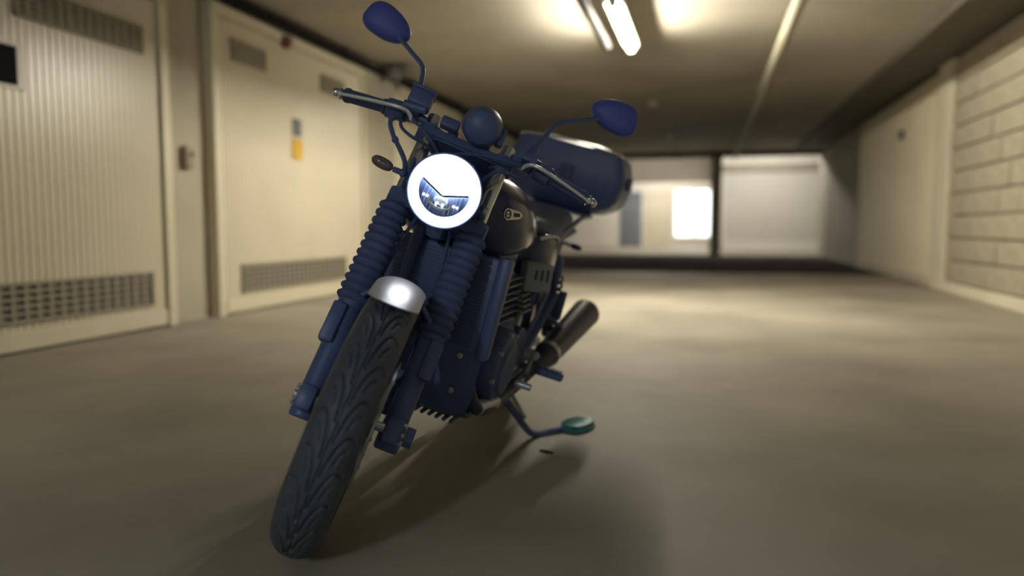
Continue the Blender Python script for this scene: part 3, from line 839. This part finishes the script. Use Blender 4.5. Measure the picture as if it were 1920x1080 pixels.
for s in (-1, 1):
    YMs = frame((-.60 if s > 0 else -.66, s*.16, .385), (0, s, 0))
    b = nb(); lathe(b, [(.118, 0), (.118, .035), (.110, .048), (.085, .055), (.08, .062), (.03, .066), (.001, .066)], YMs, 40)
    cov = part('engine_cover', b, 'glare_satin', eng)
    for k in range(8):
        a = 2*PI*k/8+.2
        b = nb(); lathe(b, [(.0075, .030), (.0075, .052), (.005, .054)], YMs @ T(.108*math.cos(a), .108*math.sin(a), 0), 6, False, True)
        part('bolt', b, 'steel', cov)
    b = nb(); lathe(b, [(.07, 0), (.07, .03), (.06, .04), (.001, .042)], frame((-.85, s*.15, .40), (0, s, 0)), 28); part('sprocket_cover', b, 'glare_navy', eng)
    # throttle body cover, grey
    b = nb(); mB = T(-.76, s*.196, .655) @ Matrix.Rotation(-s*.5, 4, 'Z') @ Matrix.Rotation(s*.12, 4, 'X')
    box(b, (0, 0, 0), (.13, .035, .095), .010, mB); 
    tc_ = part('throttle_cover', b, 'alu', eng); tc_['label'] = 'grey aluminium throttle body cover'
    b = nb()
    for k in range(3): box(b, (-.035+.028*k, s*.018, .008), (.008, .006, .04-.006*k), .001, mB)
    part('cover_slot', b, 'lamp_black', tc_, 0)
    for k in range(4):
        b = nb(); box(b, (-.735, s*(.170+.006*k), .596-.016*k), (.10, .035, .005), .001); part('cooling_fin', b, 'alu', tc_, 0)
    # headers and silencers
    b = nb(); tube(b, [(-.50, s*.085, .64), (-.44, s*.09, .635), (-.43, s*.10, .57), (-.43, s*.125, .44), (-.44, s*.165, .325), (-.50, s*.195, .275), (-.72, s*.215, .285), (-.90, s*.238, .330), (-1.0, s*.251, .358)], .021, 14, 6)
    hd = part('exhaust_header', b, 'exhaust'); 
    b = nb(); tube(b, [(-.47, s*.188, .281), (-.60, s*.206, .276)], .0225, 14, 2); part('header_collar', b, 'steel', hd)
    b = nb(); p0, p1 = Vector((-.93, s*.243, .340)), Vector((-1.47, s*.290, .481)); mL = frame(p0, p1-p0); L = (p1-p0).length
    lathe(b, [(.022, -.02), (.030, .03), (.043, .09), (.046, .11), (.0455, .13), (.058, L-.02), (.059, L), (.055, L+.004), (.052, L), (.05, L-.05), (.001, L-.052)], mL, 36, True)
    mf = part('muffler', b, 'exhaust'); mf['label'] = 'black conical silencer'
    b = nb(); lathe(b, [(.0462, .10), (.0475, .102), (.0475, .125), (.0468, .127)], mL, 36); part('muffler_clamp', b, 'steel', mf)
    b = nb(); tube(b, [tuple(p0+(p1-p0)*.45+Vector((0, 0, .04))), (-1.14, s*.20, .48), (-1.08, s*.17, .52)], .010, 8, 3); part('muffler_bracket', b, 'glare_navy', mf)
    # shocks
    b = nb(); q0, q1 = Vector((-1.20, s*.165, .70)), Vector((-1.38, s*.175, .36)); mS = frame(q1, q0-q1); L = (q0-q1).length
    lathe(b, [(.012, 0), (.024, .01), (.024, .05), (.014, .06), (.014, L-.10), (.026, L-.09), (.026, L-.02), (.012, L)], mS, 18, True, True)
    shk = part('shock_absorber', b, 'glare_navy')
    b = nb(); tube(b, [tuple(mS @ Vector((.031*math.cos(t), .031*math.sin(t), .05+(L-.13)*t/(2*PI*8)))) for t in np.linspace(0, 2*PI*8, 97)], .0055, 6, 1); part('spring', b, 'glare_satin', shk)
    # swingarm
    b = nb(); tube(b, [(-.94, s*.11, .36), (-1.1, s*.125, .35), (-1.46, s*.12, .31)], .024, 12, 3); part('swingarm', b, 'glare_navy')
    # foot peg hanger, rider's peg, passenger peg
    b = nb(); tube(b, [(-.86, s*.175, .34), (-.98, s*.19, .42), (-1.08, s*.195, .50), (-1.16, s*.20, .565)], .018, 10, 4, True, .6)
    hg = part('footrest_hanger', b, 'glare_navy')
    b = nb(); tube(b, [(-.90, s*.19, .335), (-.90, s*.255, .335)], .012, 10, 1); box(b, (-.90, s*.30, .335), (.035, .095, .024), .006)
    for k in range(8): box(b, (-.90, s*(.258+.011*k), .350), (.036, .005, .010))
    part('rider_footrest', b, 'rubber', hg, 30)
    b = nb(); box(b, (-1.18, s*.228, .525), (.030, .026, .11), .008)
    for k in range(10): box(b, (-1.18, s*.212, .483+.009*k), (.028, .010, .0045))
    part('passenger_footrest', b, 'rubber', hg, 30)
    # frame guard / heel plate
    b = nb(); prism(b, [(-.86, .33), (-1.02, .44), (-1.12, .57), (-1.05, .58), (-.98, .50), (-.88, .42)], -.003, .003, Matrix(((1, 0, 0, 0), (0, 0, 1, s*.185), (0, 1, 0, 0), (0, 0, 0, 1))))
    part('heel_plate', b, 'glare_navy', hg, 0)
# pedals
b = nb(); tube(b, [(-.88, .225, .315), (-.78, .235, .315), (-.70, .24, .325)], .008, 8, 3); tube(b, [(-.70, .235, .325), (-.70, .285, .325)], .011, 12, 1)
part('gear_lever', b, 'steel')
b = nb(); tube(b, [(-.88, -.225, .315), (-.78, -.24, .31), (-.68, -.25, .33)], .008, 8, 3); box(b, (-.68, -.26, .335), (.05, .05, .015), .004)
part('brake_pedal', b, 'steel')
b = nb(); tube(b, [(-.79, .215, .40), (-.80, .25, .405)], .020, 14, 1); tube(b, [(-.80, .245, .405), (-.75, .248, .35)], .008, 8, 1); ball(b, (-.79, .255, .405), .016)
part('gear_linkage', b, 'alu')
# sump guard with ribs
b = nb(); R = []
for x, z_ in ((-.385, .47), (-.378, .40), (-.385, .33), (-.41, .275), (-.46, .248), (-.60, .240), (-.80, .242)):
    hw_ = .19 if z_ > .3 else .175
    R.append([(x, -hw_, z_+.0), (x+.004, -hw_*.6, z_-.012), (x+.004, hw_*.6, z_-.012), (x, hw_, z_), (x-.008, hw_*.95, z_+.010), (x-.006, 0, z_+.002), (x-.008, -hw_*.95, z_+.010)])
rings(b, R); sg = part('sump_guard', b, 'glare_navy', None, 25)
b = nb()
for k in range(13): box(b, (-.56, -.135+.0225*k, .232), (.26, .010, .010), .002)
part('guard_ribs', b, 'glare_navy', sg, 20)
b = nb()
for y_ in (-.13, .13): 
    for z_ in (.44, .34): lathe(b, [(.009, 0), (.009, .006), (.005, .008)], frame((-.374, y_, z_), (1, 0, 0)), 6, False, True)
part('guard_bolts', b, 'steel', sg)
# regulator and horn in front of the radiator frame
b = nb(); lathe(b, [(.04, 0), (.042, .012), (.03, .03), (.01, .036), (.001, .036)], frame((-.36, .08, .745), (1, 0, -.1)), 24); part('horn', b, 'glare_navy')

# ---- side stand
b = nb(); tube(b, [(-.70, .175, .285), (-.80, .215, .22), (-.93, .275, .115), (-.99, .305, .093), (-1.04, .345, .105), (-1.10, .400, .122)], lambda t: .014-.004*t, 10, 5)
st = part('side_stand', b, 'glare_navy')
b = nb(); lathe(b, [(.020, -.02), (.020, .02)], frame((-.70, .18, .285), (0, 1, 0)), 14, True, True); part('stand_pivot', b, 'steel', st)
b = nb(); tube(b, [(-.72, .21, .30), (-.88, .262, .17)], .007, 8, 1); part('stand_spring', b, 'steel', st)
upv = Vector((0, -math.sin(LEAN), math.cos(LEAN)))  # world up in the bike frame
fc = Vector((-1.135, .420, 0)); fc.z = .420*math.tan(LEAN)
mF = frame(fc, upv, (-1, .25, 0))
b = nb(); R = [[mF @ Vector((.088*sc_*math.cos(2*PI*i/32), .060*sc_*math.sin(2*PI*i/32), z_)) for i in range(32)] for sc_, z_ in ((.96, .001), (1, .004), (1, .010), (.93, .013))]
rings(b, R)
for k in range(9):
    u = -.064+.016*k; hh_ = .056*math.sqrt(1-(u/.088)**2)
    box(b, (u, 0, .017), (.006, 2*hh_*.95, .014), .0015, mF)
ft = part('stand_foot', b, 'teal', st, 30); ft['label'] = 'teal tinted ribbed stand foot'
